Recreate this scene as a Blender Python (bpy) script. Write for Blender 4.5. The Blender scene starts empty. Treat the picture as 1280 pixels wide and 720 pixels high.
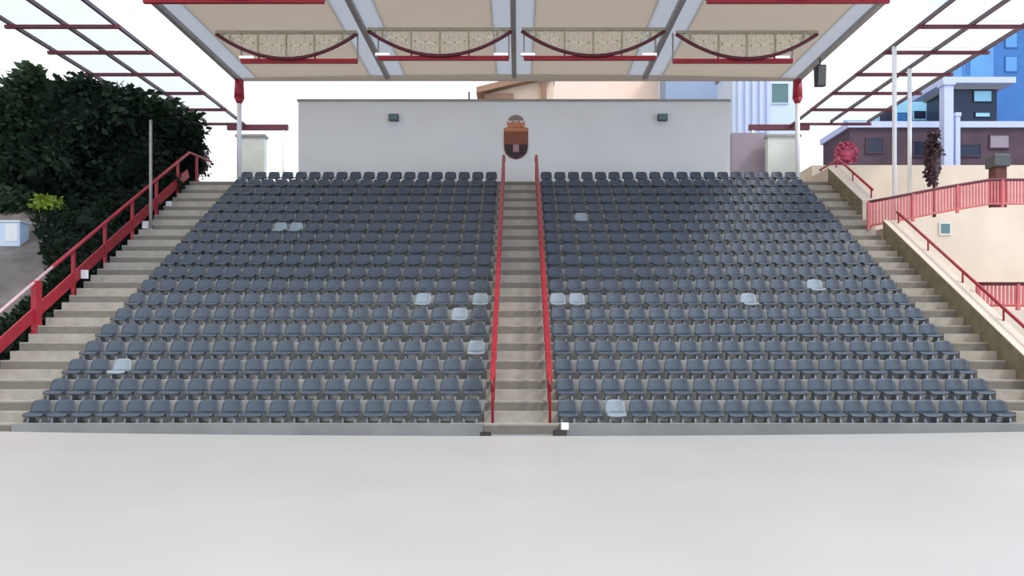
import bpy, math, random
from mathutils import Vector
random.seed(7)
C = bpy.context.scene.collection
PI = math.pi
CX, HY, F = 648.0, 422.0, 1000.0      # vanishing point and focal length in pixels of the 1280x720 frame
EYE = 1.6

def P(px, py, d):
    return Vector(((px - CX) * d / F, d, EYE + (HY - py) * d / F))

def lin(c):
    c /= 255.0
    return c / 12.92 if c <= 0.04045 else ((c + 0.055) / 1.055) ** 2.4
def RGB(r, g, b):
    return (lin(r), lin(g), lin(b), 1.0)

# ------------------------------------------------------------------ materials
def mat(name, col, rough=0.6, metal=0.0, noise=0.0, scale=6.0, trans=None, bump=0.0, emit=0.0, spec=0.5, col2=None):
    m = bpy.data.materials.new(name); m.use_nodes = True
    nt = m.node_tree; N = nt.nodes; L = nt.links
    b = N['Principled BSDF']; out = N['Material Output']
    b.inputs['Roughness'].default_value = rough
    b.inputs['Metallic'].default_value = metal
    b.inputs['Specular IOR Level'].default_value = spec
    b.inputs['Base Color'].default_value = col
    if noise > 0 or col2:
        tc = N.new('ShaderNodeTexCoord'); no = N.new('ShaderNodeTexNoise'); rp = N.new('ShaderNodeValToRGB')
        no.inputs['Scale'].default_value = scale; no.inputs['Detail'].default_value = 5
        L.new(tc.outputs['Object'], no.inputs['Vector']); L.new(no.outputs['Fac'], rp.inputs['Fac'])
        lo = tuple(c * (1 - noise) for c in col[:3]) + (1,)
        hi = col2 if col2 else tuple(min(1, c * (1 + noise)) for c in col[:3]) + (1,)
        rp.color_ramp.elements[0].color = lo; rp.color_ramp.elements[1].color = hi
        rp.color_ramp.elements[0].position = .3; rp.color_ramp.elements[1].position = .7
        L.new(rp.outputs['Color'], b.inputs['Base Color'])
        if bump:
            bp = N.new('ShaderNodeBump'); bp.inputs['Strength'].default_value = bump; bp.inputs['Distance'].default_value = .02
            L.new(no.outputs['Fac'], bp.inputs['Height']); L.new(bp.outputs['Normal'], b.inputs['Normal'])
    if trans:                                   # (translucent colour, share)
        t = N.new('ShaderNodeBsdfTranslucent'); t.inputs['Color'].default_value = trans[0]
        mx = N.new('ShaderNodeMixShader'); mx.inputs['Fac'].default_value = trans[1]
        L.new(b.outputs[0], mx.inputs[1]); L.new(t.outputs[0], mx.inputs[2]); L.new(mx.outputs[0], out.inputs['Surface'])
    if emit:
        b.inputs['Emission Color'].default_value = col; b.inputs['Emission Strength'].default_value = emit
    return m

M = {}
M['stage'] = mat('stage_paint', RGB(194, 190, 184), .3, noise=.035, scale=.5, spec=.35)
M['concrete'] = mat('tier_concrete', RGB(160, 160, 156), .85, noise=.18, scale=3, bump=.2)
M['fascia'] = mat('fascia_concrete', RGB(142, 144, 144), .85, noise=.15, scale=1.2)
M['stair'] = mat('stair_concrete', RGB(166, 159, 148), .85, noise=.12, scale=4, bump=.2)
M['nosing'] = mat('stair_nosing', RGB(122, 117, 108), .85, noise=.1)
M['seat'] = mat('slate_plastic', RGB(70, 80, 92), .5, noise=.10, scale=9)
M['seat_pale'] = mat('pale_plastic', RGB(142, 153, 162), .5, noise=.06, scale=9)
M['steel'] = mat('seat_steel', RGB(150, 155, 160), .4, metal=.6, noise=.08)
M['red'] = mat('red_paint', RGB(164, 32, 48), .45, noise=.15, scale=3)
M['red_worn'] = mat('worn_red_paint', RGB(204, 104, 106), .5, noise=.15, scale=3)
M['rail_glint'] = mat('painted_glint', RGB(205, 170, 172), .4, noise=.1, scale=5)  # pale colour carries the sun glint on the handrail's near end
M['maroon'] = mat('maroon_steel', RGB(98, 36, 48), .5, noise=.2, scale=2)
M['grey_purlin'] = mat('grey_purlin', RGB(92, 72, 80), .5, noise=.2, scale=2)
M['roof'] = mat('roof_sheet', RGB(214, 206, 196), .7, noise=.06, scale=1.2, trans=(RGB(206, 197, 187), .75))
M['skylight'] = mat('skylight_sheet', RGB(214, 216, 218), .5, noise=.06, scale=1.5, trans=(RGB(206, 208, 211), .77))
M['rib'] = mat('rib_steel', RGB(158, 152, 148), .5, noise=.1)
M['lattice'] = mat('cream_lattice', RGB(255, 250, 236), .6, noise=.03, scale=3, trans=(RGB(255, 250, 232), .45))
M['lattice_dk'] = mat('olive_strut', RGB(168, 160, 138), .6, noise=.15, scale=3)
M['wing_sheet'] = mat('clear_sheet', RGB(232, 242, 240), .4, noise=.05, scale=1.0, trans=(RGB(250, 252, 252), .75))
M['white_wall'] = mat('white_wall', RGB(232, 232, 231), .8, noise=.03, scale=.6)
M['white_paint'] = mat('white_paint', RGB(232, 232, 232), .5, noise=.03)
M['pier'] = mat('pale_pier', RGB(214, 216, 208), .8, noise=.08, scale=1.5)
M['cream'] = mat('cream_render', RGB(222, 206, 188), .85, noise=.08, scale=.9, bump=.1)
M['cream_floor'] = mat('cream_paving', RGB(200, 185, 165), .85, noise=.12, scale=2)
M['earth'] = mat('grey_earth', RGB(112, 106, 104), .95, noise=.3, scale=1.4, bump=.5)
M['ground'] = mat('ground', RGB(120, 116, 108), .95, noise=.2, scale=.8)
M['leaf_dark'] = mat('dark_leaf', RGB(32, 46, 36), .7, noise=.45, scale=1.3, trans=(RGB(40, 62, 34), .25), spec=.15)
M['olive'] = mat('painted_shade_olive', RGB(134, 124, 100), .9, noise=.2, scale=3)  # olive tone stands in for shade on the parapet's inner face
M['mauve'] = mat('mauve_render', RGB(158, 146, 156), .85, noise=.1, scale=1)
M['leaf_mid'] = mat('mid_leaf', RGB(50, 66, 50), .7, noise=.4, scale=1.3, trans=(RGB(60, 84, 40), .25), spec=.15)
M['leaf_lime'] = mat('lime_leaf', RGB(128, 150, 52), .6, noise=.4, scale=2, trans=(RGB(150, 170, 60), .3))
M['leaf_plum'] = mat('plum_leaf', RGB(74, 54, 58), .6, noise=.35, scale=2)
M['petal'] = mat('pink_petal', RGB(200, 92, 120), .6, noise=.3, scale=3)
M['bark'] = mat('bark', RGB(70, 56, 46), .9, noise=.3, scale=5)
M['black'] = mat('black_box', RGB(26, 26, 28), .6, noise=.1)
M['dkgrey'] = mat('dark_grey', RGB(84, 86, 86), .6, noise=.1)
M['peach'] = mat('peach_render', RGB(246, 220, 204), .85, noise=.05, scale=.3)
M['beige'] = mat('beige_render', RGB(236, 208, 184), .85, noise=.06, scale=.4)
M['brown'] = mat('brown_roof', RGB(160, 124, 100), .8, noise=.15, scale=1)
M['bluegrey'] = mat('bluegrey_render', RGB(150, 166, 192), .8, noise=.08, scale=.3)
M['palebldg'] = mat('pale_blue_render', RGB(206, 218, 236), .8, noise=.05, scale=.3)
M['brownbldg'] = mat('mauve_brick', RGB(86, 68, 78), .9, noise=.22, scale=.7)
M['glass_blue'] = mat('blue_glass', RGB(100, 158, 214), .3, noise=.12, scale=.25)
M['glass_deep'] = mat('deep_blue_glass', RGB(62, 116, 180), .3, noise=.15, scale=.3)
M['cyan'] = mat('cyan_panel', RGB(150, 208, 232), .5, noise=.12, scale=.4)
M['navy'] = mat('navy_pane', RGB(28, 34, 58), .3, noise=.2, scale=.5)
M['lavender'] = mat('lavender_paint', RGB(196, 204, 236), .6, noise=.05)
M['winpane'] = mat('grey_green_pane', RGB(92, 122, 124), .25, noise=.15, scale=1)
M['crest_brown'] = mat('crest_brown', RGB(132, 74, 54), .6, noise=.15, scale=8)
M['crest_orange'] = mat('crest_orange', RGB(196, 122, 84), .6, noise=.15, scale=8)
M['crest_dark'] = mat('crest_dark', RGB(48, 32, 44), .6, noise=.2, scale=8)
M['crest_pink'] = mat('crest_pink', RGB(176, 132, 136), .6, noise=.1, scale=8)
M['crest_cap'] = mat('crest_cap', RGB(140, 122, 112), .6, noise=.1, scale=8)
M['pillar'] = mat('brown_pillar', RGB(104, 62, 54), .8, noise=.2, scale=3)
M['lamp'] = mat('lamp_lens', RGB(255, 236, 230), .4, emit=1.2)

# ------------------------------------------------------------------ mesh builder
class MB:
    def __init__(s): s.v = []; s.f = []; s.mi = []
    def add(s, vs, fs, mi=0):
        o = len(s.v); s.v += [tuple(v) for v in vs]
        s.f += [tuple(i + o for i in f) for f in fs]; s.mi += [mi] * len(fs)
    def box(s, x0, x1, y0, y1, z0, z1, mi=0):
        s.add([(x0,y0,z0),(x1,y0,z0),(x1,y1,z0),(x0,y1,z0),(x0,y0,z1),(x1,y0,z1),(x1,y1,z1),(x0,y1,z1)],
              [(0,3,2,1),(4,5,6,7),(0,1,5,4),(1,2,6,5),(2,3,7,6),(3,0,4,7)], mi)
    def bar(s, a, b, w, h=None, mi=0):          # rectangular bar from a to b
        a = Vector(a); b = Vector(b); h = h or w
        d = (b - a).normalized(); up = Vector((0,0,1)) if abs(d.z) < .95 else Vector((0,1,0))
        r = d.cross(up).normalized() * w / 2; u = r.cross(d).normalized() * h / 2
        vs = [p + q for p in (a, b) for q in (-r-u, r-u, r+u, -r+u)]
        s.add(vs, [(0,1,2,3),(7,6,5,4),(0,4,5,1),(1,5,6,2),(2,6,7,3),(3,7,4,0)], mi)
    def tube(s, a, b, r, n=10, r2=None, mi=0):
        s.path([a, b], r, n, [r, r if r2 is None else r2], mi)
    def path(s, pts, r, n=8, rs=None, mi=0):
        pts = [Vector(p) for p in pts]; rs = rs or [r] * len(pts); o = len(s.v); k = len(pts)
        for i, p in enumerate(pts):
            d = (pts[min(i+1,k-1)] - pts[max(i-1,0)]).normalized()
            up = Vector((0,0,1)) if abs(d.z) < .95 else Vector((0,1,0))
            e1 = d.cross(up).normalized(); e2 = e1.cross(d)
            for j in range(n):
                t = 2*PI*j/n; s.v.append(tuple(p + (e1*math.cos(t) + e2*math.sin(t)) * rs[i]))
        for i in range(k-1):
            for j in range(n):
                s.f.append((o+i*n+j, o+i*n+(j+1)%n, o+(i+1)*n+(j+1)%n, o+(i+1)*n+j)); s.mi.append(mi)
        s.f.append(tuple(o+j for j in range(n))[::-1]); s.f.append(tuple(o+(k-1)*n+j for j in range(n))); s.mi += [mi, mi]
    def prof_x(s, yz, x0, x1, mi=0):            # (y,z) outline pushed along x
        n = len(yz)
        vs = [(x0, y, z) for y, z in yz] + [(x1, y, z) for y, z in yz]
        s.add(vs, [tuple(range(n)), tuple(range(2*n-1, n-1, -1))] + [(i, n+i, n+(i+1)%n, (i+1)%n) for i in range(n)], mi)
    def prof_y(s, xz, y0, y1, mi=0):
        n = len(xz)
        vs = [(x, y0, z) for x, z in xz] + [(x, y1, z) for x, z in xz]
        s.add(vs, [tuple(range(n)), tuple(range(2*n-1, n-1, -1))] + [(i, n+i, n+(i+1)%n, (i+1)%n) for i in range(n)], mi)
    def prof_z(s, xy, z0, z1, mi=0):
        n = len(xy)
        vs = [(x, y, z0) for x, y in xy] + [(x, y, z1) for x, y in xy]
        s.add(vs, [tuple(range(n)), tuple(range(2*n-1, n-1, -1))] + [(i, n+i, n+(i+1)%n, (i+1)%n) for i in range(n)], mi)
    def shell(s, fn, nu, nv, off, mi=0):        # sheet fn(u,v) thickened by vector off
        o = []
        for side in (0, 1):
            for j in range(nv+1):
                for i in range(nu+1):
                    p = Vector(fn(i/nu, j/nv)); o.append(p + (Vector(off) if side else Vector((0,0,0))))
        W = nu+1; H = W*(nv+1); fs = []
        for j in range(nv):
            for i in range(nu):
                a = j*W+i; q = (a, a+1, a+W+1, a+W); fs.append(q); fs.append(tuple(x+H for x in reversed(q)))
        rim = [i for i in range(W)] + [j*W+nu for j in range(1,nv+1)] + [nv*W+i for i in range(nu-1,-1,-1)] + [j*W for j in range(nv-1,0,-1)]
        for a, b in zip(rim, rim[1:]+rim[:1]): fs.append((b, a, a+H, b+H))
        s.add(o, fs, mi)
    def mesh(s, name, mats, smooth=False):
        me = bpy.data.meshes.new(name); me.from_pydata(s.v, [], s.f)
        for m in (mats if isinstance(mats, (list, tuple)) else [mats]): me.materials.append(m)
        me.polygons.foreach_set('material_index', s.mi)
        if smooth: me.polygons.foreach_set('use_smooth', [True]*len(me.polygons))
        import bmesh
        if len(s.f) < 20000:
            b = bmesh.new(); b.from_mesh(me); bmesh.ops.recalc_face_normals(b, faces=b.faces); b.to_mesh(me); b.free()
        me.update(); return me
    def build(s, name, mats, parent=None, smooth=False, **kw):
        o = bpy.data.objects.new(name, s.mesh(name, mats, smooth)); C.objects.link(o)
        if parent: o.parent = parent
        for k, v in kw.items(): o[k] = v
        return o

def bevel(o, w=.01, seg=2):
    m = o.modifiers.new('bevel', 'BEVEL'); m.width = w; m.segments = seg; m.limit_method = 'ANGLE'; return o
def thing(name, label, cat, group=None, loc=(0,0,0)):
    o = bpy.data.objects.new(name, None); C.objects.link(o); o.location = loc; o.empty_display_size = .2
    o['label'] = label; o['category'] = cat
    if group: o['group'] = group
    return o
def tag(o, label, cat, group=None):
    o['label'] = label; o['category'] = cat
    if group: o['group'] = group
    return o

# ------------------------------------------------------------------ camera
cam = bpy.data.cameras.new('camera'); co = bpy.data.objects.new('camera', cam); C.objects.link(co)
co.location = (0, 0, EYE); co.rotation_euler = (PI/2, 0, 0)
cam.sensor_width = 36; cam.lens = F * 36 / 1280
cam.shift_x = (640 - CX) / 1280; cam.shift_y = (HY - 360) / 1280
cam.clip_end = 400
bpy.context.scene.camera = co

# ------------------------------------------------------------------ stage, pit, tiers, stairs
D0, RUN, RISE, Z0, ROWS = 16.4, .71, .415, -.17, 19
def tread(k): return Z0 + RISE * k
def ramp(d): return Z0 + RISE * (min(d, D0 + RUN*(ROWS-1)) - D0) / RUN            # the rake through the tier edges
pts = [(-16, -2), (16, -2)]
for i in range(25):
    x = 16 - 32 * i / 24
    pts.append((x, 13.0 + .55 * min(1.6, (x / 8.2) ** 2)))
m = MB(); m.prof_z(pts, -.95, 0.0); m.build('floor', M['stage'], kind='structure')
m = MB(); m.box(-30, 30, 12, D0 + 2, -1.1, -.95); m.build('floor_pit', M['ground'], kind='structure')

XL0, XL1, XR0, XR1 = -10.36, -.72, .84, 10.42
TOPD, TOPZ = D0 + RUN * ROWS, tread(ROWS - 1)
prof = [(D0, -1.0)]
for k in range(ROWS):
    prof += [(D0 + RUN*k, tread(k)), (D0 + RUN*(k+1), tread(k))]
prof += [(TOPD, -1.0)]
for nm, a, b in (('floor_tiers_left', XL0, XL1), ('floor_tiers_right', XR0, XR1)):
    m = MB(); m.prof_x(prof, a, b); m.build(nm, M['concrete'], kind='structure')
# front wall of the first tier
for nm, a, b in (('wall_front_left', XL0, XL1 - .02), ('wall_front_right', XR0 + .02, XR1)):
    m = MB(); m.box(a, b, D0 - .06, D0 - .003, -.95, Z0 + .012); m.build(nm, M['fascia'], kind='structure')

def stairs(nm, x0, x1, first):
    pr = [(D0 + RUN / 2 * first, -1.0)]; nz = MB()
    hr, hd = RISE / 2, RUN / 2
    for j in range(first, 2*ROWS - 1):
        z = Z0 + hr * j; d = D0 + hd * j
        pr += [(d, z), (d + hd, z)]
        if j % 2 == 0: nz.box(x0 + .005, x1 - .005, d - .012, d - .001, z - hr + .004, z - .035)
    pr += [(TOPD, TOPZ), (TOPD, -1.0)]
    m = MB(); m.prof_x(pr, x0, x1); o = m.build(nm, M['stair'], kind='structure')
    nz.build('nosing', M['nosing'], o)
stairs('stairs_centre', XL1 + .005, XR0 - .005, 0)
m = MB(); m.prof_x([(D0 - RUN, -.949), (D0 - RUN, Z0 - RISE), (D0 - RUN/2, Z0 - RISE), (D0 - RUN/2, Z0 - RISE/2), (D0 - .002, Z0 - RISE/2), (D0 - .002, -.949)], -.6, .70)
m.build('stairs_foot', M['fascia'], kind='structure')
stairs('stairs_left', -12.0, XL0 - .005, -1)
stairs('stairs_right', XR1 + .005, 11.3, -1)
m = MB(); m.box(-12.0, 11.3, TOPD + .002, 36, 6.0, TOPZ); m.build('floor_landing', M['stair'], kind='structure')
m = MB(); m.box(-60, 60, 36.0, 130, 5.5, TOPZ - .01); m.build('ground_back', M['ground'], kind='structure')

# ------------------------------------------------------------------ seats
def back_fn(u, v):
    x = 2*u - 1
    w = .43 - .03*v - .05 * max(0, (v-.55)/.45) ** 2
    return (x*w/2, .47 + .075*v - .06*x*x, .185 + .275*v - .03 * abs(x) ** 4 * max(0, (v-.5)*2))
def pan_fn(u, v):
    x = 2*u - 1
    return (x*.215*(1 - .08*(1-v)), .12 + .36*v, .195 - .05*max(0, 1 - v/.25)**2 + .02*x*x - .014*math.sin(PI*v))
def seat_parts():
    b = MB(); b.shell(back_fn, 8, 6, (0, .022, 0))
    p = MB(); p.shell(pan_fn, 8, 6, (0, 0, -.024))
    legs = []
    for s in (-1, 1):
        g = MB(); x = s * .13
        g.prof_x([(.2, .004), (.46, .004), (.46, .03), (.40, .16), (.24, .16), (.2, .03)], x - .018, x + .018)
        g.box(x-.04, x+.04, .18, .48, 0, .012)
        legs.append(g)
    return b, p, legs
bq, pq, lq = seat_parts()
ME = {}
for key, mt in (('dark', M['seat']), ('pale', M['seat_pale'])):
    ME[key] = (bq.mesh('backrest', mt, True), pq.mesh('seat', mt, True))
LEG = [g.mesh('leg', M['steel']) for g in lq]
ORD = 'first second third fourth fifth sixth seventh eighth ninth tenth eleventh twelfth thirteenth fourteenth fifteenth sixteenth seventeenth eighteenth nineteenth'.split()
def make_seat(kind):
    t = bpy.data.objects.new('auditorium_seat', None); C.objects.link(t); t.empty_display_size = .1
    for nm, me in (('backrest', ME[kind][0]), ('seat', ME[kind][1]), ('leg', LEG[0]), ('leg', LEG[1])):
        o = bpy.data.objects.new(nm, me); C.objects.link(o); o.parent = t
    return t
PALE = {('left',6,3), ('left',5,1), ('left',6,0), ('left',3,0), ('left',2,16), ('left',12,12), ('left',12,13),
        ('right',6,0), ('right',6,1), ('right',0,2), ('right',13,2), ('right',6,10), ('right',7,14)}
PITCH = .503
def seat_pos(side, k, i):
    x = -(1.0 + PITCH*i) if side == 'left' else 1.03 + PITCH*i
    return (x, D0 + RUN*k, tread(k))
protos = {}
rest = MB()
def put_seat(side, k, i, kind):
    if kind not in protos: t = protos[kind] = make_seat(kind)
    else:
        src = protos[kind]; t = src.copy(); C.objects.link(t)
        for ch in src.children:
            c = ch.copy(); C.objects.link(c); c.parent = t
    t.location = seat_pos(side, k, i)
    look = 'pale grey plastic seat' if kind == 'pale' else 'dark slate plastic seat'
    t['label'] = '%s, %s block, %s row from stage, %s from central stair' % (look, side, ORD[k], ORD[i])
    t['category'] = 'seat'
    t['group'] = 'pale seats among the dark rows' if kind == 'pale' else 'slate seats in the rows nearest the stage'
for side in ('left', 'right'):
    for k in range(ROWS):
        for i in range(19):
            pale = (side, k, i) in PALE
            if pale or k < 8: put_seat(side, k, i, 'pale' if pale else 'dark')
            else:
                p = Vector(seat_pos(side, k, i))
                for q, mi in ((bq, 0), (pq, 0), (lq[0], 1), (lq[1], 1)):
                    rest.add([Vector(v) + p for v in q.v], q.f, mi)
ro = rest.build('distant_seats', [M['seat'], M['steel']], kind='stuff', smooth=True)
tag(ro, 'dark slate plastic seats filling the upper eleven rows below the white wall', 'seats')

# ------------------------------------------------------------------ central handrails
for nm, x, lab in (('handrail', -.535, 'red metal handrail along the left side of the central stair'),
                   ('handrail', .655, 'red metal handrail along the right side of the central stair')):
    t = thing(nm, lab, 'handrail', 'red handrails of the central stair', (x, D0, Z0))
    hh = .92
    dE = TOPD - D0 + .1; nT = RUN*(ROWS-1); zT = RISE*(ROWS-1)
    g = MB(); g.path([(0, .12, hh - .25), (0, .2, hh + .02), (0, nT, zT + hh), (0, dE, zT + hh)], .055, 8)
    g.build('top_rail', M['red'], t, True)
    g = MB(); g.path([(0, .2, .5), (0, nT, zT + .5)], .026, 8); g.build('middle_rail', M['red'], t, True)
    g = MB(); g.bar((0, .2, .235), (0, nT, zT + .235), .05, .08); g.build('bottom_rail', M['red'], t)
    for k in range(ROWS-1):
        y = .2 + RUN*k; g = MB(); g.tube((0, y, RISE*k + .004), (0, y, RISE*(y/RUN) + hh), .03, 8); g.build('post', M['red'], t, True)
    g = MB(); g.tube((0, dE, zT + .004), (0, dE, zT + hh), .03, 8); g.build('post', M['red'], t, True)

# ------------------------------------------------------------------ left stair railing
t = thing('stair_railing', 'long red balustrade climbing the left outer stair beside the dark trees', 'railing', None, (-12.06, D0, 0))
def rz(d): return ramp(d) + .1
g = MB(); g.path([(0, 1.3, rz(17.7) + .98), (0, 4.3, rz(D0+4.3) + .98)], .04, 8); g.build('handrail_end', M['rail_glint'], t, True, label='handrail end, sun glint painted pale')  # near stretch of the rail, sun glint put into its colour
g = MB(); g.path([(0, 4.3, rz(D0+4.3) + .98), (0, 12.9, rz(D0+12.9) + .98), (0, 15.0, TOPZ + 1.2)], .05, 8); g.build('top_rail', M['red'], t, True)
g = MB(); g.bar((0, -.4, rz(16.0) + .2), (0, 12.8, rz(D0+12.8) + .2), .04, .3); g.build('bottom_rail', M['red'], t)
for i in range(9):
    y = .3 + 1.66 * i; w = .05 if i not in (2,) else .12
    g = MB(); g.box(-w/2-.01, w/2+.01, y - w, y + w, min(rz(D0+y) - .8, 6.4), rz(D0+y) + .97); g.build('post', M['red'], t)
for (px, py, d, lab) in ((205, 256, 27.3, 'small white plate on the left red railing, topmost of three'),
                         (177, 281, 25.6, 'small white plate on the left red railing, just below grey pole'),
                         (100, 343, 22.0, 'small white plate on the left red railing, lowest of three')):
    p = P(px, py, d); g = MB(); g.box(-.1, .1, -.03, .03, -.12, .12)
    g.bar((0,.0,.0),(-.09,.0,.0), .03)
    o = bevel(g.build('railing_plate', M['white_paint']), .015); o.location = (-11.93, d, p.z); tag(o, lab, 'plate', 'white plates on the left railing')
# grey pole beside the stair
t = thing('lamp_pole', 'slender pale grey pole standing beside the left stair before dark trees', 'pole', None, (-11.72, 25.5, ramp(25.5) - .12))
b0 = t.location.z; topz = P(189, 152, 25.5).z - b0
g = MB(); g.tube((0,0,.03), (0,0,topz), .05, 12, .042); g.build('shaft', M['rib'], t, True)
g = MB(); g.box(-.1, .1, -.1, .1, 0, .03); g.build('base_plate', M['rib'], t)
g = MB(); g.tube((0,0,topz), (0,0,topz+.05), .06, 12, .03); g.build('cap', M['rib'], t, True)

# ------------------------------------------------------------------ left bank
m = MB()
m.prof_x([(13, -1.2), (13, -.95), (15.6, -.95), (17, -.3), (29.2, ramp(29.2) - .3), (36.0, TOPZ - .1), (36.0, -1.2)], -60, -12.1)
m.build('ground_left', M['earth'], kind='structure')
def bank(d): return ramp(d) - .4
# ------------------------------------------------------------------ vegetation
def foliage(crowns, n, size, seed, fill=.66):
    r = random.Random(seed); g = MB()
    for (cx, cy, cz, rx, ry, rz_) in crowns:            # dark inner bulk, lumpy
        vs = []; fs = []; nu, nv = 14, 9
        for j in range(nv+1):
            for i in range(nu):
                th = PI*j/nv; ph = 2*PI*i/nu; k = fill * (.85 + .3*r.random())
                vs.append((cx + rx*k*math.sin(th)*math.cos(ph), cy + ry*k*math.sin(th)*math.sin(ph), cz + rz_*k*math.cos(th)))
        for j in range(nv):
            for i in range(nu): fs.append((j*nu+i, j*nu+(i+1)%nu, (j+1)*nu+(i+1)%nu, (j+1)*nu+i))
        g.add(vs, fs)
    tot = sum(c[3]*c[5] for c in crowns)
    for c in crowns:
        cx, cy, cz, rx, ry, rz_ = c; clumps = []
        for q in range(26):
            d = Vector((r.gauss(0,1), r.gauss(0,1), r.gauss(0,1))).normalized(); clumps.append((d, r.uniform(.74, 1.0)))
        for q in range(int(n * c[3]*c[5] / tot)):
            d, k = r.choice(clumps)
            e = (d + Vector((r.gauss(0,.26), r.gauss(0,.26), r.gauss(0,.26)))).normalized(); k2 = k * r.uniform(.82, 1.06)
            p = Vector((cx + rx*e.x*k2, cy + ry*e.y*k2, cz + rz_*e.z*k2))
            a = Vector((r.uniform(-1,1), r.uniform(-1,1), r.uniform(-1,.4))).normalized()
            b = a.cross(Vector((r.uniform(-1,1), r.uniform(-1,1), r.uniform(-1,1)))).normalized()
            s = size * r.uniform(.6, 1.3); m0 = p + a*s*.5
            g.add([p, m0 + b*s*.28, p + a*s, m0 - b*s*.28], [(0,1,2,3)])
    return g
def tree(name, label, base, crowns, n, size, seed, leaf, tr=.16, group=None, cat='tree'):
    b = Vector(base); t = thing(name, label, cat, group, b)
    loc = [(c[0]-b.x, c[1]-b.y, c[2]-b.z, c[3], c[4], c[5]) for c in crowns]
    foliage(loc, n, size, seed).build('foliage', leaf, t)
    g = MB()
    for i, c in enumerate(loc):
        g.path([(0,0,-.02), (c[0]*.3, c[1]*.3, c[2]*.5), (c[0], c[1], c[2])], tr, 8, [tr, tr*.8, tr*.35])
    g.build('trunk', M['bark'], t, True)
def cr(px, py, d, rpx, rpy, ry=None):
    p = P(px, py, d); return (p.x, p.y, p.z, rpx*d/F, ry or rpx*d/F, rpy*d/F)
tree('leafy_tree', 'dark green tree at the far left, pale feathery top', (-19.0, 29.5, bank(29.5)),
     [cr(25, 160, 29.5, 55, 70), cr(45, 118, 29.5, 22, 38), cr(10, 200, 29, 45, 60)], 8000, .34, 3, M['leaf_mid'], .2, 'dark trees behind the left railing')
tree('leafy_tree', 'broad dark green tree between the far left tree and grey pole', (-16.0, 29.0, bank(29)),
     [cr(110, 165, 29, 62, 66), cr(95, 130, 29, 40, 34), cr(150, 145, 29, 46, 40), cr(70, 215, 28.5, 55, 52)], 11000, .34, 4, M['leaf_dark'], .22, 'dark trees behind the left railing')
tree('leafy_tree', 'dark green tree behind the grey pole, nearest to white wall', (-14.4, 30.5, bank(30.5)),
     [cr(200, 165, 30.5, 52, 50), cr(170, 210, 29.5, 55, 55), cr(222, 195, 31, 28, 46)], 9000, .34, 5, M['leaf_dark'], .2, 'dark trees behind the left railing')
for i, (px, py, d, rx, ry, lab, lf) in enumerate((
        (205, 232, 28.6, 26, 26, 'dark low shrub against the red railing, just right of grey pole', 'leaf_dark'),
        (165, 262, 26.8, 34, 30, 'dark low shrub against the red railing, just left of grey pole', 'leaf_dark'),
        (122, 284, 26.3, 42, 24, 'dark low shrub above the bare grey bank', 'leaf_dark'),
        (26, 254, 28.0, 40, 24, 'dark low shrub at the far left below the trees', 'leaf_mid'),
        (60, 255, 27.2, 18, 11, 'small bright lime green shrub under the far left trees', 'leaf_lime'),
        (96, 262, 28.4, 40, 26, 'dark low shrub behind the lime green shrub', 'leaf_dark'))):
    c = cr(px, py, d, rx, ry); tree('low_shrub', lab, (c[0], c[1], bank(d)), [c], 300 if i == 4 else 1800, .24, 20+i, M[lf], .05, 'shrubs on the left bank', 'shrub')
# creeping ground cover along the railing
r = random.Random(77); g = MB()
for q in range(9000):
    d = r.uniform(16.8, 29.0); wd = .9 + max(0, d - 22.5) * .75
    x = -12.2 - wd * r.random() ** 1.3; z = bank(d) + .1 + r.uniform(0, .22)
    a = Vector((r.uniform(-1,1), r.uniform(-1,1), r.uniform(-.2,.7))).normalized(); b = a.cross(Vector((r.uniform(-1,1), r.uniform(-1,1), r.uniform(-1,1)))).normalized()
    sz = r.uniform(.12, .26); p0 = Vector((x, d, z)); mid = p0 + a*sz*.5
    g.add([p0, mid + b*sz*.3, p0 + a*sz, mid - b*sz*.3], [(0,1,2,3)])
o = g.build('ground_cover', M['leaf_dark'], kind='stuff'); tag(o, 'dark green creeping ground cover along the outside of the left railing', 'plants')
p = P(240, 205, 33)
tree('low_shrub', 'sparse brownish shrub at the top of the left railing', (p.x, 33, bank(33) + .1), [cr(245, 200, 33, 18, 26)], 350, .2, 40, M['leaf_plum'], .05, 'shrubs on the left bank', 'shrub')
# pale cabinet on the bank
p = P(24, 308, 25.6)
t = thing('utility_cabinet', 'pale blue-white cabinet standing on the grey bank at far left', 'cabinet', None, (p.x, 25.2, bank(25.2)))
h = P(25, 279, 25.2).z - bank(25.2)
g = MB(); g.box(-.42, .42, -.25, .25, -.3, h); bevel(g.build('body', M['palebldg'], t), .02)
g = MB(); g.box(-.02, .36, -.27, -.252, max(.02, h - .6), h - .06); g.build('door', M['white_paint'], t)
g = MB(); g.box(-.46, .46, -.29, .29, h + .001, h + .05); g.build('lid', M['white_paint'], t)

# ------------------------------------------------------------------ back wall
WD = 32.45
wl, wr = P(373, 125, WD).x, P(912, 125, WD).x; wt = P(640, 127, WD).z
m = MB(); m.box(wl, wr, WD, WD + .3, TOPZ + .002, wt); wb = m.build('wall_back', M['white_wall'], kind='structure')
m = MB(); m.box(wl - .04, wr + .04, WD - .05, WD + .35, wt + .001, wt + .09); m.build('coping', M['rib'], wb)
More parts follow.
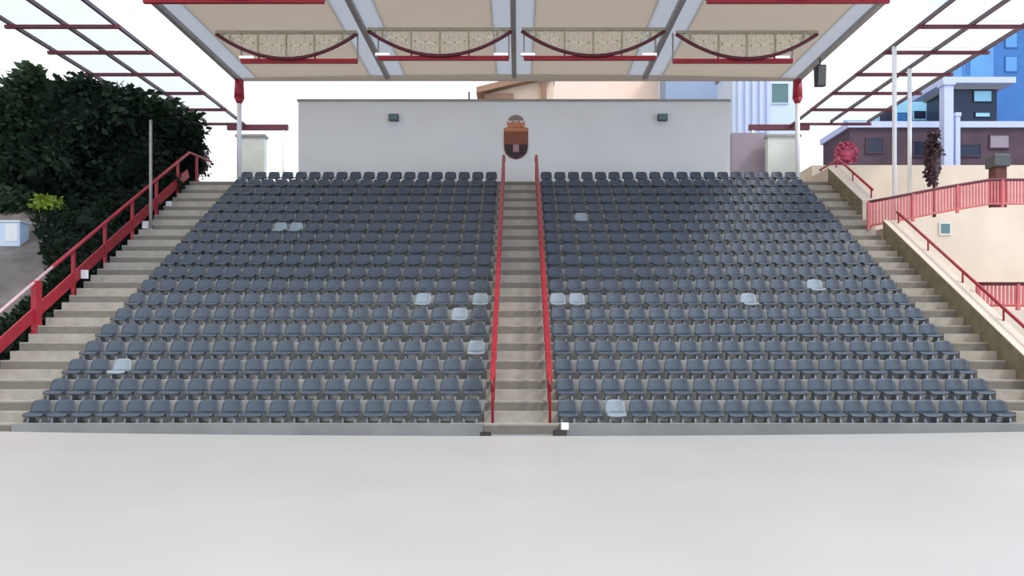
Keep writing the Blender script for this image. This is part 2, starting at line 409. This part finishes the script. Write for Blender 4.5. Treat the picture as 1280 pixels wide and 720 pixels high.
# wall floodlights
for px, lab in ((493, 'small dark floodlight on the white wall, left of the crest'), (827, 'small dark floodlight on the white wall, right of the crest')):
    p = P(px, 148, WD); t = thing('wall_floodlight', lab, 'floodlight', 'floodlights on the white wall', (p.x, WD, p.z))
    g = MB(); g.box(-.2, .2, -.28, -.12, -.16, .12); bevel(g.build('housing', M['dkgrey'], t), .03)
    g = MB(); g.box(-.16, .16, -.29, -.281, -.12, .08); g.build('lens', M['winpane'], t)
    g = MB(); g.bar((0,-.12,0), (0,-.002,0), .06); g.build('bracket', M['dkgrey'], t)
# thin mast on the wall
p = P(586, 128, WD); g = MB(); g.tube((0,0,0), (0,0,.35), .035, 8); g.box(-.1,.1,-.1,.1,0,.02); o = g.build('short_mast', M['dkgrey']); o.location = (p.x, WD+.15, wt + .092)
tag(o, 'short dark mast standing on the wall top left of the crest', 'mast')
# crest
p = P(645, 172, WD); t = thing('coat_of_arms', 'brown and black coat of arms with crown on the white wall', 'crest', None, (p.x, WD, p.z))
U = WD / F
def poly(pts_, y0, y1, nm, mt):
    g = MB(); g.prof_y([(a*U, b*U) for a, b in pts_], y0, y1); return g.build(nm, mt, t)
sh = [(-15, 11), (15, 11), (15, -14), (13, -20), (8, -25), (0, -27.5), (-8, -25), (-13, -20), (-15, -14)]
poly(sh, -.06, -.002, 'shield', M['crest_brown'])
poly([(-14, 12), (14, 12), (14, 7), (-14, 7)], -.075, -.061, 'chief_band', M['crest_orange'])
poly([(-14, -9), (-4, -9), (-4, -19), (-8, -23), (-12.5, -19), (-14, -13)], -.075, -.061, 'quarter', M['crest_dark'])
poly([(14, -9), (4, -9), (4, -19), (8, -23), (12.5, -19), (14, -13)], -.075, -.061, 'quarter', M['crest_dark'])
poly([(-3.6, -9), (3.6, -9), (3.6, -18), (-3.6, -18)], -.075, -.061, 'inescutcheon', M['crest_pink'])
poly([(-7, -19), (7, -19), (6, -24.5), (0, -27), (-6, -24.5)], -.09, -.0755, 'base_point', M['crest_dark'])
poly([(-14, 6.5), (-5, 6.5), (-5, -8.5), (-14, -8.5)], -.072, -.061, 'quarter', M['crest_brown'])
poly([(14, 6.5), (5, 6.5), (5, -8.5), (14, -8.5)], -.072, -.061, 'quarter', M['crest_brown'])
poly([(-10, 12.5), (10, 12.5), (11, 20), (7, 17), (3.5, 21), (0, 17.5), (-3.5, 21), (-7, 17), (-11, 20)], -.075, -.002, 'crown', M['crest_orange'])
poly([(-9.5, 21.5), (9.5, 21.5), (8, 25), (4, 27), (0, 28), (-4, 27), (-8, 25)], -.07, -.002, 'crown_cap', M['crest_cap'])

# ------------------------------------------------------------------ roof
RZ = EYE + 10.5; RB, RF = 32.4, 17.0
bx = [-11.3, -5.3, -.17, 5.12, 11.3]
def rise(x): return .16 * max(0, 1 - (abs(x) / 11.3) ** 2)
m = MB(); sky = []
for i in range(4):
    a, b = bx[i], bx[i+1]; e = .7
    for (u, v, kind) in ((a, a + e, 1), (a + e, b - e, 0), (b - e, b, 1)):
        q = m if kind == 0 else MB()
        q.add([(u, RF, RZ+rise(u)), (v, RF, RZ+rise(v)), (v, RB, RZ+rise(v)), (u, RB, RZ+rise(u)),
               (u, RF, RZ+rise(u)+.05), (v, RF, RZ+rise(v)+.05), (v, RB, RZ+rise(v)+.05), (u, RB, RZ+rise(u)+.05)],
              [(0,3,2,1),(4,5,6,7),(0,1,5,4),(1,2,6,5),(2,3,7,6),(3,0,4,7)])
        if kind: sky.append(q)
roof = m.build('ceiling', M['roof'], kind='structure')
for q in sky: q.build('skylight_strip', M['skylight'], roof)
for x in bx:
    g = MB(); g.box(x - .09, x + .09, RF, RB, RZ + rise(x) - .16, RZ + rise(x) - .002); g.build('rib', M['rib'], roof)
g = MB(); g.box(-11.3, 11.3, RB + .002, RB + .06, RZ - .1, RZ + .22); g.build('rear_edge', M['roof'], roof)

# trusses
def truss(x0, x1, d, dz, label, tie0, tie1):
    t = thing('arched_roof_truss', label, 'truss', 'lens shaped roof trusses', (0, d, RZ + dz))
    zt = -.02 - .06
    g = MB(); g.bar((x0, 0, zt), (x1, 0, zt), .1, .1); g.build('top_chord', M['lattice_dk'], t)
    W = (x1 - x0) / 2; xc = (x0 + x1) / 2; SAG = .84
    def low(x): return zt - .06 - SAG * (1 - ((x - xc) / W) ** 2)
    pts_ = [(x0 + (x1-x0)*i/22, 0, low(x0 + (x1-x0)*i/22)) for i in range(23)]
    g = MB(); g.path(pts_, .062, 8); g.build('bottom_chord', M['maroon'], t, True)
    zz = zt - .06 - SAG - .05
    g = MB(); g.bar((tie0, .12, zz), (tie1, .12, zz), .12, .14); g.build('tie_beam', M['red'], t)
    for xx in (xc - W*.4, xc + W*.4):
        g = MB(); g.bar((xx, .06, zz + .05), (xx, .06, low(xx)), .05); g.build('hanger', M['red'], t)
    for xe in (tie0, tie1):
        g = MB(); g.bar((xe, .14, zz), (xe, .14, -.06), .05); g.build('hanger', M['rib'], t)
    g = MB(); n = 15; xs = [x0 + (x1-x0)*(i+.5)/n for i in range(n)]        # crossing webs of the lattice
    for i in range(n-1):
        for a, b in ((xs[i], xs[i+1]), (xs[i+1], xs[i])):
            g.bar((a, .03, zt - .05), (b, .03, low(b) + .03), .08, .035)
        mid = (xs[i] + xs[i+1]) / 2
        za = (zt + low(xs[i])) / 2
        g.bar((xs[i], .05, za), (xs[i+1], .05, (zt + low(xs[i+1])) / 2), .03, .09)
    g.build('lattice_web', M['lattice'], t)
    for k in range(1, n, 3):
        g = MB(); g.bar((xs[k], -.02, zt), (xs[k], -.02, low(xs[k])), .05); g.build('strut', M['lattice_dk'], t)
    return zz
TD = 27.3
spec = [(270, 446, 300, 446, 0, 'first'), (460, 640, 472, 636, .1, 'second'), (652, 831, 655, 820, .1, 'third'), (845, 1022, 842, 992, 0, 'fourth')]
X = lambda px, d=TD: (px - CX) * d / F
for a, b, c, d_, dz, o_ in spec:
    zz0 = truss(X(a), X(b), TD, dz, 'lattice roof truss with sagging red chord, %s from the left' % o_, X(c), X(d_))
for a, b, c, d_, dz, lab in ((270, 446, 262, 448, 0, 'red-tied roof truss at the top left corner of the canopy'),
                             (845, 1022, 842, 1030, 0, 'red-tied roof truss at the top right corner of the canopy')):
    truss(X(a), X(b), 22.38, dz, lab, X(c), X(d_))
for px, py, lab in ((308, 66, 'first from left'), (478, 61, 'second from left'), (626, 61, 'third from left'),
                    (660, 59, 'fourth from left'), (812, 60, 'fifth from left'), (978, 66, 'sixth from left')):
    dz = .1 if 460 < px < 840 else 0
    t = thing('strip_lamp', 'small bright strip lamp in a truss corner, ' + lab, 'lamp', 'strip lamps on the roof truss ties', (X(px, TD + .12), TD + .12, RZ + dz + zz0 + .07))
    g = MB(); g.box(-.25, .25, -.05, .05, 0, .03); g.build('housing', M['white_paint'], t)
    g = MB(); g.box(-.24, .24, -.045, .045, .0305, .11); bevel(g.build('tube', M['lamp'], t), .02)

# roof columns with red heads and the pale piers behind
for sx, side in ((-1, 'left'), (1, 'right')):
    x = sx * 11.2
    t = thing('roof_column', 'white roof column with red head at the %s end of canopy' % side, 'column', 'roof columns', (x, 32.1, TOPZ))
    hz = RZ - TOPZ
    g = MB(); g.tube((0,0,.03), (0,0,hz - 1.12), .09, 14); g.build('shaft', M['white_paint'], t, True)
    g = MB(); g.tube((0,0,hz - 1.12), (0,0,hz - .9), .09, 14, .2); g.tube((0,0,hz - .9), (0,0,hz - .17), .2, 14, .17); g.build('head', M['red'], t, True)
    g = MB(); g.box(-.2, .2, -.2, .2, 0, .03); g.build('base_plate', M['white_paint'], t)
    a, b = sorted(((-352 if sx < 0 else 312) * .0345, (-318 if sx < 0 else 352) * .0345))
    m = MB(); m.box(a, b, 34.5, 34.9, TOPZ + .001, P(0, 171, 34.5).z); o = m.build('wall_pier_' + side, M['pier'], kind='structure')
    m = MB(); m.box(a - .06, b + .06, 34.44, 34.96, P(0, 171, 34.5).z + .001, P(0, 168, 34.5).z); m.build('coping', M['rib'], o)

# loudspeaker under the right roof edge
p = P(1025, 96, 29.6)
t = thing('hanging_loudspeaker', 'black loudspeaker hanging under the right edge of the canopy', 'loudspeaker', None, (p.x, p.y, p.z))
g = MB(); g.prof_x([(-.16, -.4), (.16, -.34), (.2, .4), (-.2, .4)], -.17, .17); bevel(g.build('cabinet', M['black'], t), .02)
g = MB(); g.prof_x([(-.175, -.36), (-.165, -.36), (-.205, .36), (-.215, .36)], -.14, .14); g.build('grille', M['dkgrey'], t)
g = MB(); g.bar((0,0,.4), (-.0,0,RZ - p.z - .16), .04); g.build('hanger', M['black'], t)

# ------------------------------------------------------------------ side canopies
for sx, side in ((-1, 'left'), (1, 'right')):
    t = thing('side_canopy', 'flat glazed side canopy of thin maroon bars, %s of the main roof' % side, 'canopy', 'side canopies', (0, 0, RZ))
    xs = [13.5, 15.2, 17.0]; ds = [21.86 + 2.435*i for i in range(8)]
    for i, x in enumerate(xs):
        g = MB(); g.bar((sx*x, ds[0], .0), (sx*x, ds[-1], 0), .1, .12); g.build('purlin', M['grey_purlin'], t)
    for d in ds:
        g = MB(); g.bar((sx*13.3, d, -.115), (sx*17.15, d, -.115), .12, .11); g.build('crossbar', M['maroon'], t)
    for j in range(len(ds)-1):
        for i in range(2):
            a, b = sorted((sx*(xs[i]+.03), sx*(xs[i+1]-.03)))
            g = MB(); g.box(a, b, ds[j]+.02, ds[j+1]-.02, .065, .075); g.build('glazing_sheet', M['wing_sheet'], t)
    g = MB(); g.bar((sx*11.4, 39.6, -.1), (sx*14.4, 39.6, -.1), .18, .26); g.build('end_beam', M['maroon'], t)
    g = MB(); g.bar((sx*13.5, ds[-1], -.02), (sx*13.5, 39.7, -.02), .1, .12); g.build('end_arm', M['grey_purlin'], t)
    for (x, d) in ((11.6, 39.6), ):
        g = MB(); g.tube((sx*x, d, -RZ + TOPZ), (sx*x, d, -.23), .08, 10); g.build('rear_post', M['white_paint'], t, True)
# posts under the right canopy
for px, d, x, zb, lab in ((1118, 28.72, 13.5, 5.47, 'tall white post on the cream terrace, left of two'), (1137, 31.08, 15.2, 5.7, 'tall white post behind the cream terrace wall, right of two')):
    t = thing('canopy_post', lab, 'post', 'white posts under the right canopy', (x, d, zb))
    g = MB(); g.tube((0,0,.02), (0,0,RZ - zb - .062), .075, 12); g.build('shaft', M['white_paint'], t, True)
    g = MB(); g.box(-.15,.15,-.15,.15,0,.02); g.build('base_plate', M['white_paint'], t)

# ------------------------------------------------------------------ right side: parapet, terraces, railings
PX0, PX1 = 11.31, 11.74
pz = lambda d: ramp(d) + .5
for a, b, nm in ((15.6, 24.8, 'wall_right'), (26.3, 31.6, 'wall_right_upper')):
    e = min(b, 29.2)
    m = MB(); m.prof_x([(a, -.95), (a, pz(a)), (e, pz(e)), (b, pz(b)), (b, -.95)] if b > e else [(a, -.95), (a, pz(a)), (b, pz(b)), (b, -.95)], PX0, PX1)
    o = m.build(nm, M['cream'], kind='structure')
    m = MB(); m.prof_x([(a, -.9), (a, pz(a) - .03), (e, pz(e) - .03), (e, -.9)], PX0 - .008, PX0 - .001); m.build('painted_shade', M['olive'], o)  # thin sheet that paints shade onto the parapet's stair side
for a, b, lab in ((17.4, 24.7, 'thin red handrail on the cream parapet below the balustraded walkway'), (26.4, 31.0, 'thin red handrail on the cream parapet up to the stair head')):
    t = thing('parapet_handrail', lab, 'railing', 'handrails on the right parapet', (11.69, a, 0))
    g = MB(); e = min(b, 29.2); g.path([(0, 0, pz(a) + .3), (0, e - a, pz(e) + .3)] + ([(0, b - a, pz(b) + .3)] if b > e else []), .04, 8); g.build('top_rail', M['red'], t, True)
    n = int((b - a) / 1.5) + 1
    for i in range(n):
        d = a + .1 + (b - a - .2) * i / (n - 1); g = MB(); g.tube((0, d - a, pz(d) - .01), (0, d - a, pz(d) + .3), .025, 8); g.build('post', M['red'], t, True)

m = MB(); m.box(11.75, 40, 14, 20.5, -1.1, -.4); m.build('ground_right', M['ground'], kind='structure')
m = MB(); m.box(11.75, 30, 20.5, 25.2, -1.1, 2.3); m.build('wall_terrace_low', M['cream'], kind='structure')
m = MB(); m.prof_y([(11.75, -1), (30, -1), (30, 5.7), (14.9, 5.7), (13.4, 5.45), (11.75, 5.12)], 25.2, 32.0)
m.build('wall_terrace_mid', M['cream'], kind='structure')
m = MB(); m.box(11.75, 34, 32.0, 36.0, -1, 8.5); m.build('wall_terrace_top', M['cream'], kind='structure')
m = MB(); m.box(12.0, 70, 36.0, 130, TOPZ, 8.4); m.build('ground_terrace', M['ground'], kind='structure')

def rail_run(label, pts_, h, nbal, bars, mt):
    p0 = Vector(pts_[0]); t = thing('terrace_railing', label, 'railing', 'red terrace railings', p0)
    q = [Vector(p) - p0 for p in pts_]
    g = MB(); g.path([p + Vector((0,0,h)) for p in q], .045, 8); g.build('top_rail', M['maroon'], t, True)
    g = MB(); g.path([p + Vector((0,0,.12)) for p in q], .03, 8); g.build('bottom_rail', mt, t, True)
    L_ = [(q[i+1]-q[i]).length for i in range(len(q)-1)]; T = sum(L_)
    def at(s):
        for i, l in enumerate(L_):
            if s <= l + 1e-6: return q[i] + (q[i+1]-q[i]) * (s / l)
            s -= l
        return q[-1]
    for i in range(nbal):
        p = at(T * i / (nbal-1)); g = MB(); g.box(p.x-.04, p.x+.04, p.y-.04, p.y+.04, p.z, p.z+h); g.build('post', mt, t)
    n = int(T / bars); g = MB()
    for i in range(n):
        p = at(T * (i+.5) / n); g.box(p.x-.03, p.x+.03, p.y-.012, p.y+.012, p.z+.12, p.z+h)
    g.build('baluster_infill', mt, t)
rail_run('red balustrade on the upper terrace edge, before the white posts', [(11.05, 25.26, 5.0), (11.82, 25.26, 5.145), (13.4, 25.26, 5.455), (14.9, 25.26, 5.705), (21, 25.26, 5.705)], .88, 8, .10, M['red_worn'])
rail_run('red balustrade on the lower terrace edge, at the far right', [(11.82, 20.58, 2.305), (18, 20.58, 2.305)], .68, 7, .10, M['red_worn'])
# vent in the terrace wall
p = P(1181, 286, 25.2); t = thing('wall_vent', 'small grey-green vent in the cream terrace wall', 'vent', None, (p.x, 25.2, p.z))
g = MB(); g.box(-.19, .19, -.04, -.001, -.2, .2); g.build('frame', M['pier'], t)
g = MB(); g.box(-.14, .14, -.05, -.041, -.15, .15); g.build('grille', M['winpane'], t)
# pillar
p = P(1247, 262, 26.6); t = thing('stone_pillar', 'dark brown pillar with grey capital on the upper terrace', 'pillar', None, (p.x, 26.6, 5.7))
h = P(0, 210, 26.6).z - 5.7
g = MB(); g.box(-.2, .2, -.2, .2, .0, h); bevel(g.build('shaft', M['pillar'], t), .03)
g = MB(); g.box(-.28, .28, -.28, .28, h, h + .42); bevel(g.build('capital', M['dkgrey'], t), .05)
g = MB(); g.box(-.27, .27, -.27, .27, 0, .12); g.build('plinth', M['pillar'], t)
c = cr(1168, 203, 30.4, 11, 34); tree('slender_tree', 'slender dark plum-leaved tree on the upper terrace', (c[0], 30.4, 5.7), [c, cr(1166, 180, 30.4, 9, 18)], 900, .2, 60, M['leaf_plum'], .07)
c = cr(1058, 192, 33.4, 13, 15); tree('flowering_bush', 'pink and dark red flowering bush at top of the right stair', (c[0], 33.6, 8.5), [c], 500, .2, 61, M['petal'], .05, None, 'bush')

# ------------------------------------------------------------------ buildings behind
def building(name, label, px0, px1, py0, d, depth, mt, wins=(), base=TOPZ - .02, extra=None):
    a, b = P(px0, py0, d), P(px1, py0, d); t = thing(name, label, 'building', 'buildings behind the theatre', ((a.x+b.x)/2, d, base))
    w = (b.x - a.x) / 2; h = a.z - base
    g = MB(); g.box(-w, w, 0, depth, 0, h); g.build('wall', mt, t)
    g = MB(); g.box(-w-.15, w+.15, -.15, depth+.15, h+.001, h+.35); g.build('cornice', M['lavender'] if mt in (M['cyan'], M['brownbldg']) else M['rib'], t)
    for (u0, u1, v0, v1, wm) in wins:
        p0, p1 = P(u0, v1, d), P(u1, v0, d); x0, x1 = p0.x - t.location.x, p1.x - t.location.x; z0, z1 = p0.z - base, p1.z - base
        g = MB(); f = .06 if x1 - x0 > .6 else .02
        g.box(x0, x1, -.08, -.002, z0, z0+f); g.box(x0, x1, -.08, -.002, z1-f, z1); g.box(x0, x0+f, -.08, -.002, z0+f, z1-f); g.box(x1-f, x1, -.08, -.002, z0+f, z1-f)
        fr = g.build('window', mt, t)
        g = MB(); g.box(x0+f, x1-f, -.05, -.003, z0+f, z1-f); g.build('pane', M[wm], fr)
    return t
building('apartment_building', 'plain peach building showing above the white wall, right of centre', 691, 824, 60, 60, 8, M['peach'])
building('apartment_building', 'blue-grey building showing above the right half of white wall', 832, 912, 70, 57, 2.5, M['bluegrey'])
t = building('apartment_building', 'pale ribbed building past the right end of the white wall', 916, 1000, 80, 51, 4, M['palebldg'], [(963, 986, 104, 130, 'winpane')])
g = MB()
for i in range(5):
    x = P(924 + 9*i, 0, 51).x - t.location.x; g.box(x-.12, x+.12, -.15, -.002, 0, P(0, 84, 51).z - t.location.z)
g.build('facade_rib', M['lavender'], t)
# gabled house
a = P(600, 120, 50); b = P(692, 98, 50); bz = TOPZ - .02
t = thing('gabled_house', 'beige house with brown sloping eave above the wall and crest', 'house', None, ((a.x+b.x)/2, 50, bz)); w = (b.x-a.x)/2; h0 = P(0, 117, 50).z - bz; h1 = P(0, 97, 50).z - bz
g = MB(); g.prof_y([(-w+.4, 0), (w, 0), (w, h1-.1), (w-.3, h1-.1), (-w+.4, h0)], 0, 6); g.build('wall', M['beige'], t)
g = MB(); g.prof_y([(-w-.2, h0-.15), (w+.1, h1), (w+.1, h1+.4), (-w-.2, h0+.2)], -.7, 6.3); g.build('roof', M['brown'], t)
g = MB(); g.box(-w+.3, -.2, -.3, -.002, P(0,125,50).z - bz, P(0,118.5,50).z - bz); g.build('lintel', M['brown'], t)
g = MB(); g.box(w-.75, w-.45, -.35, -.02, 0, h1-.2); g.build('downpipe', M['brown'], t)
m = MB(); m.box(P(915, 0, 35.2).x, P(958, 0, 35.2).x, 35.2, 35.5, TOPZ + .001, P(0, 166, 35.2).z); m.build('wall_side_right', M['mauve'], kind='structure')
# right: brown block, cyan low block with white pillars, blue tower
t = building('brick_building', 'mauve-brown building behind the cream terrace', 1062, 1330, 160, 46, 4, M['brownbldg'],
         [(1082, 1104, 172, 192, 'navy'), (1140, 1156, 176, 196, 'navy'), (1162, 1180, 164, 178, 'lavender'), (1196, 1226, 180, 196, 'navy'), (1236, 1262, 168, 186, 'mauve')], 8.38)
building('office_block', 'pale cyan block with dark windows right of the canopy', 1094, 1184, 112, 60, 6, M['cyan'],
         [(1098, 1117, 138, 156, 'navy'), (1120, 1136, 140, 153, 'glass_deep'), (1141, 1158, 138, 150, 'navy'), (1160, 1175, 130, 155, 'navy')], 8.38)
building('office_tower', 'tall sky blue glass tower at the right edge', 1176, 1242, 38, 70, 10, M['glass_blue'],
         [(1204, 1213, 70, 96, 'glass_deep')], 8.38)
t = building('concrete_frame', 'dark-windowed block with pale roof slab before the blue towers', 1186, 1246, 112, 55, 3, M['navy'],
         [(1216, 1240, 113, 128, 'cyan'), (1218, 1238, 140, 147, 'cyan')], 8.38)
g = MB(); z = P(0, 108, 55).z - t.location.z; hw = (P(1256, 0, 55).x - P(1166, 0, 55).x) / 2; g.box(-hw, hw, -.8, 3.6, z, z + .4); g.build('roof_slab', M['lavender'], t)
building('office_tower', 'tall deep blue tower behind the sky blue one', 1236, 1300, 20, 74, 10, M['glass_deep'],
         [(1256, 1272, 40, 60, 'glass_blue'), (1256, 1272, 70, 90, 'glass_blue')], 8.38)
p = P(1183, 200, 44)
for px, w, y1, lab in ((1183, .26, 108, 'thick pale lavender pillar rising in front of the cyan block'), (1196, .13, 146, 'short thin lavender pillar right of the thick one')):
    x = P(px, 0, 44).x; g = MB(); g.box(-w, w, -w, w, 0, P(0, y1, 44).z - 8.41); g.box(-w*1.3, w*1.3, -w*1.3, w*1.3, 0, .2)
    g.box(-w*1.3, w*1.3, -w*1.3, w*1.3, P(0, y1, 44).z - 8.41, P(0, y1, 44).z - 8.2)
    o = bevel(g.build('street_pillar', M['lavender']), .02); o.location = (x, 44, 8.4); tag(o, lab, 'pillar')

# ------------------------------------------------------------------ small things at the stair foot
for px, d, w, hh, lab in ((700, 15.9, .13, .7, 'black box at the stair foot, right of the central stair'), (607, 15.9, .11, .66, 'black box at the stair foot, left of the central stair')):
    x = (px - CX) * d / F
    t = thing('floor_monitor', lab, 'box', 'black boxes at the stair foot', (x, d, -.95))
    g = MB(); g.prof_x([(-.16, 0), (.16, 0), (.16, hh), (-.08, hh), (-.16, hh-.12)], -w, w); bevel(g.build('cabinet', M['black'], t), .015)
    g = MB(); g.box(-w*.7, w*.7, -.172, -.161, .1, hh-.2); g.build('grille', M['dkgrey'], t)
p = P(706, 533, 16.25); t = thing('fascia_lamp', 'small white lamp box on the front wall above the black box', 'lamp', None, (p.x, 16.33, p.z))
g = MB(); g.box(-.08, .08, -.1, 0, -.075, .075); bevel(g.build('housing', M['white_paint'], t), .012)
g = MB(); g.box(-.06, .06, -.108, -.101, -.055, .055); g.build('lens', M['lamp'], t)

# ------------------------------------------------------------------ light
w = bpy.data.worlds.new('sky'); bpy.context.scene.world = w; w.use_nodes = True
N = w.node_tree.nodes; L = w.node_tree.links; bg = N['Background']
tc = N.new('ShaderNodeTexCoord'); mp = N.new('ShaderNodeMapping'); no = N.new('ShaderNodeTexNoise'); rp = N.new('ShaderNodeValToRGB')
mp.inputs['Scale'].default_value = (1.6, 1.6, 3.0)
no.inputs['Scale'].default_value = 1.5; no.inputs['Detail'].default_value = 4
L.new(tc.outputs['Generated'], mp.inputs['Vector']); L.new(mp.outputs[0], no.inputs['Vector'])
sep = N.new('ShaderNodeSeparateXYZ'); L.new(tc.outputs['Generated'], sep.inputs[0])
mr = N.new('ShaderNodeMapRange'); mr.inputs['From Min'].default_value = .36; mr.inputs['From Max'].default_value = .52
mr.inputs['To Min'].default_value = 0; mr.inputs['To Max'].default_value = .34; L.new(sep.outputs['X'], mr.inputs['Value'])
ad = N.new('ShaderNodeMath'); ad.operation = 'SUBTRACT'; L.new(no.outputs['Fac'], ad.inputs[0]); L.new(mr.outputs[0], ad.inputs[1])
rp.color_ramp.elements[0].position = .22; rp.color_ramp.elements[0].color = (.32, .58, .95, 1)
rp.color_ramp.elements[1].position = .42; rp.color_ramp.elements[1].color = (.97, .98, 1.0, 1)
L.new(ad.outputs[0], rp.inputs['Fac']); L.new(rp.outputs['Color'], bg.inputs['Color']); 
m2 = N.new('ShaderNodeMapRange'); m2.inputs['From Min'].default_value = -.8; m2.inputs['From Max'].default_value = .8
m2.inputs['To Min'].default_value = 1.0; m2.inputs['To Max'].default_value = 2.0; L.new(sep.outputs['X'], m2.inputs['Value']); L.new(m2.outputs[0], bg.inputs['Strength'])
s = bpy.data.lights.new('sun', 'SUN'); s.energy = 2.0; s.angle = math.radians(12); s.color = (1, .93, .83)
so = bpy.data.objects.new('sun', s); C.objects.link(so)
so.rotation_euler = Vector((-.62, .42, -.8)).to_track_quat('-Z', 'Y').to_euler(); so.location = (20, -10, 30)
v = bpy.context.scene.view_settings
v.view_transform = 'Standard'; v.look = 'None'; v.gamma = 1; v.use_curve_mapping = False; v.exposure = 0.0
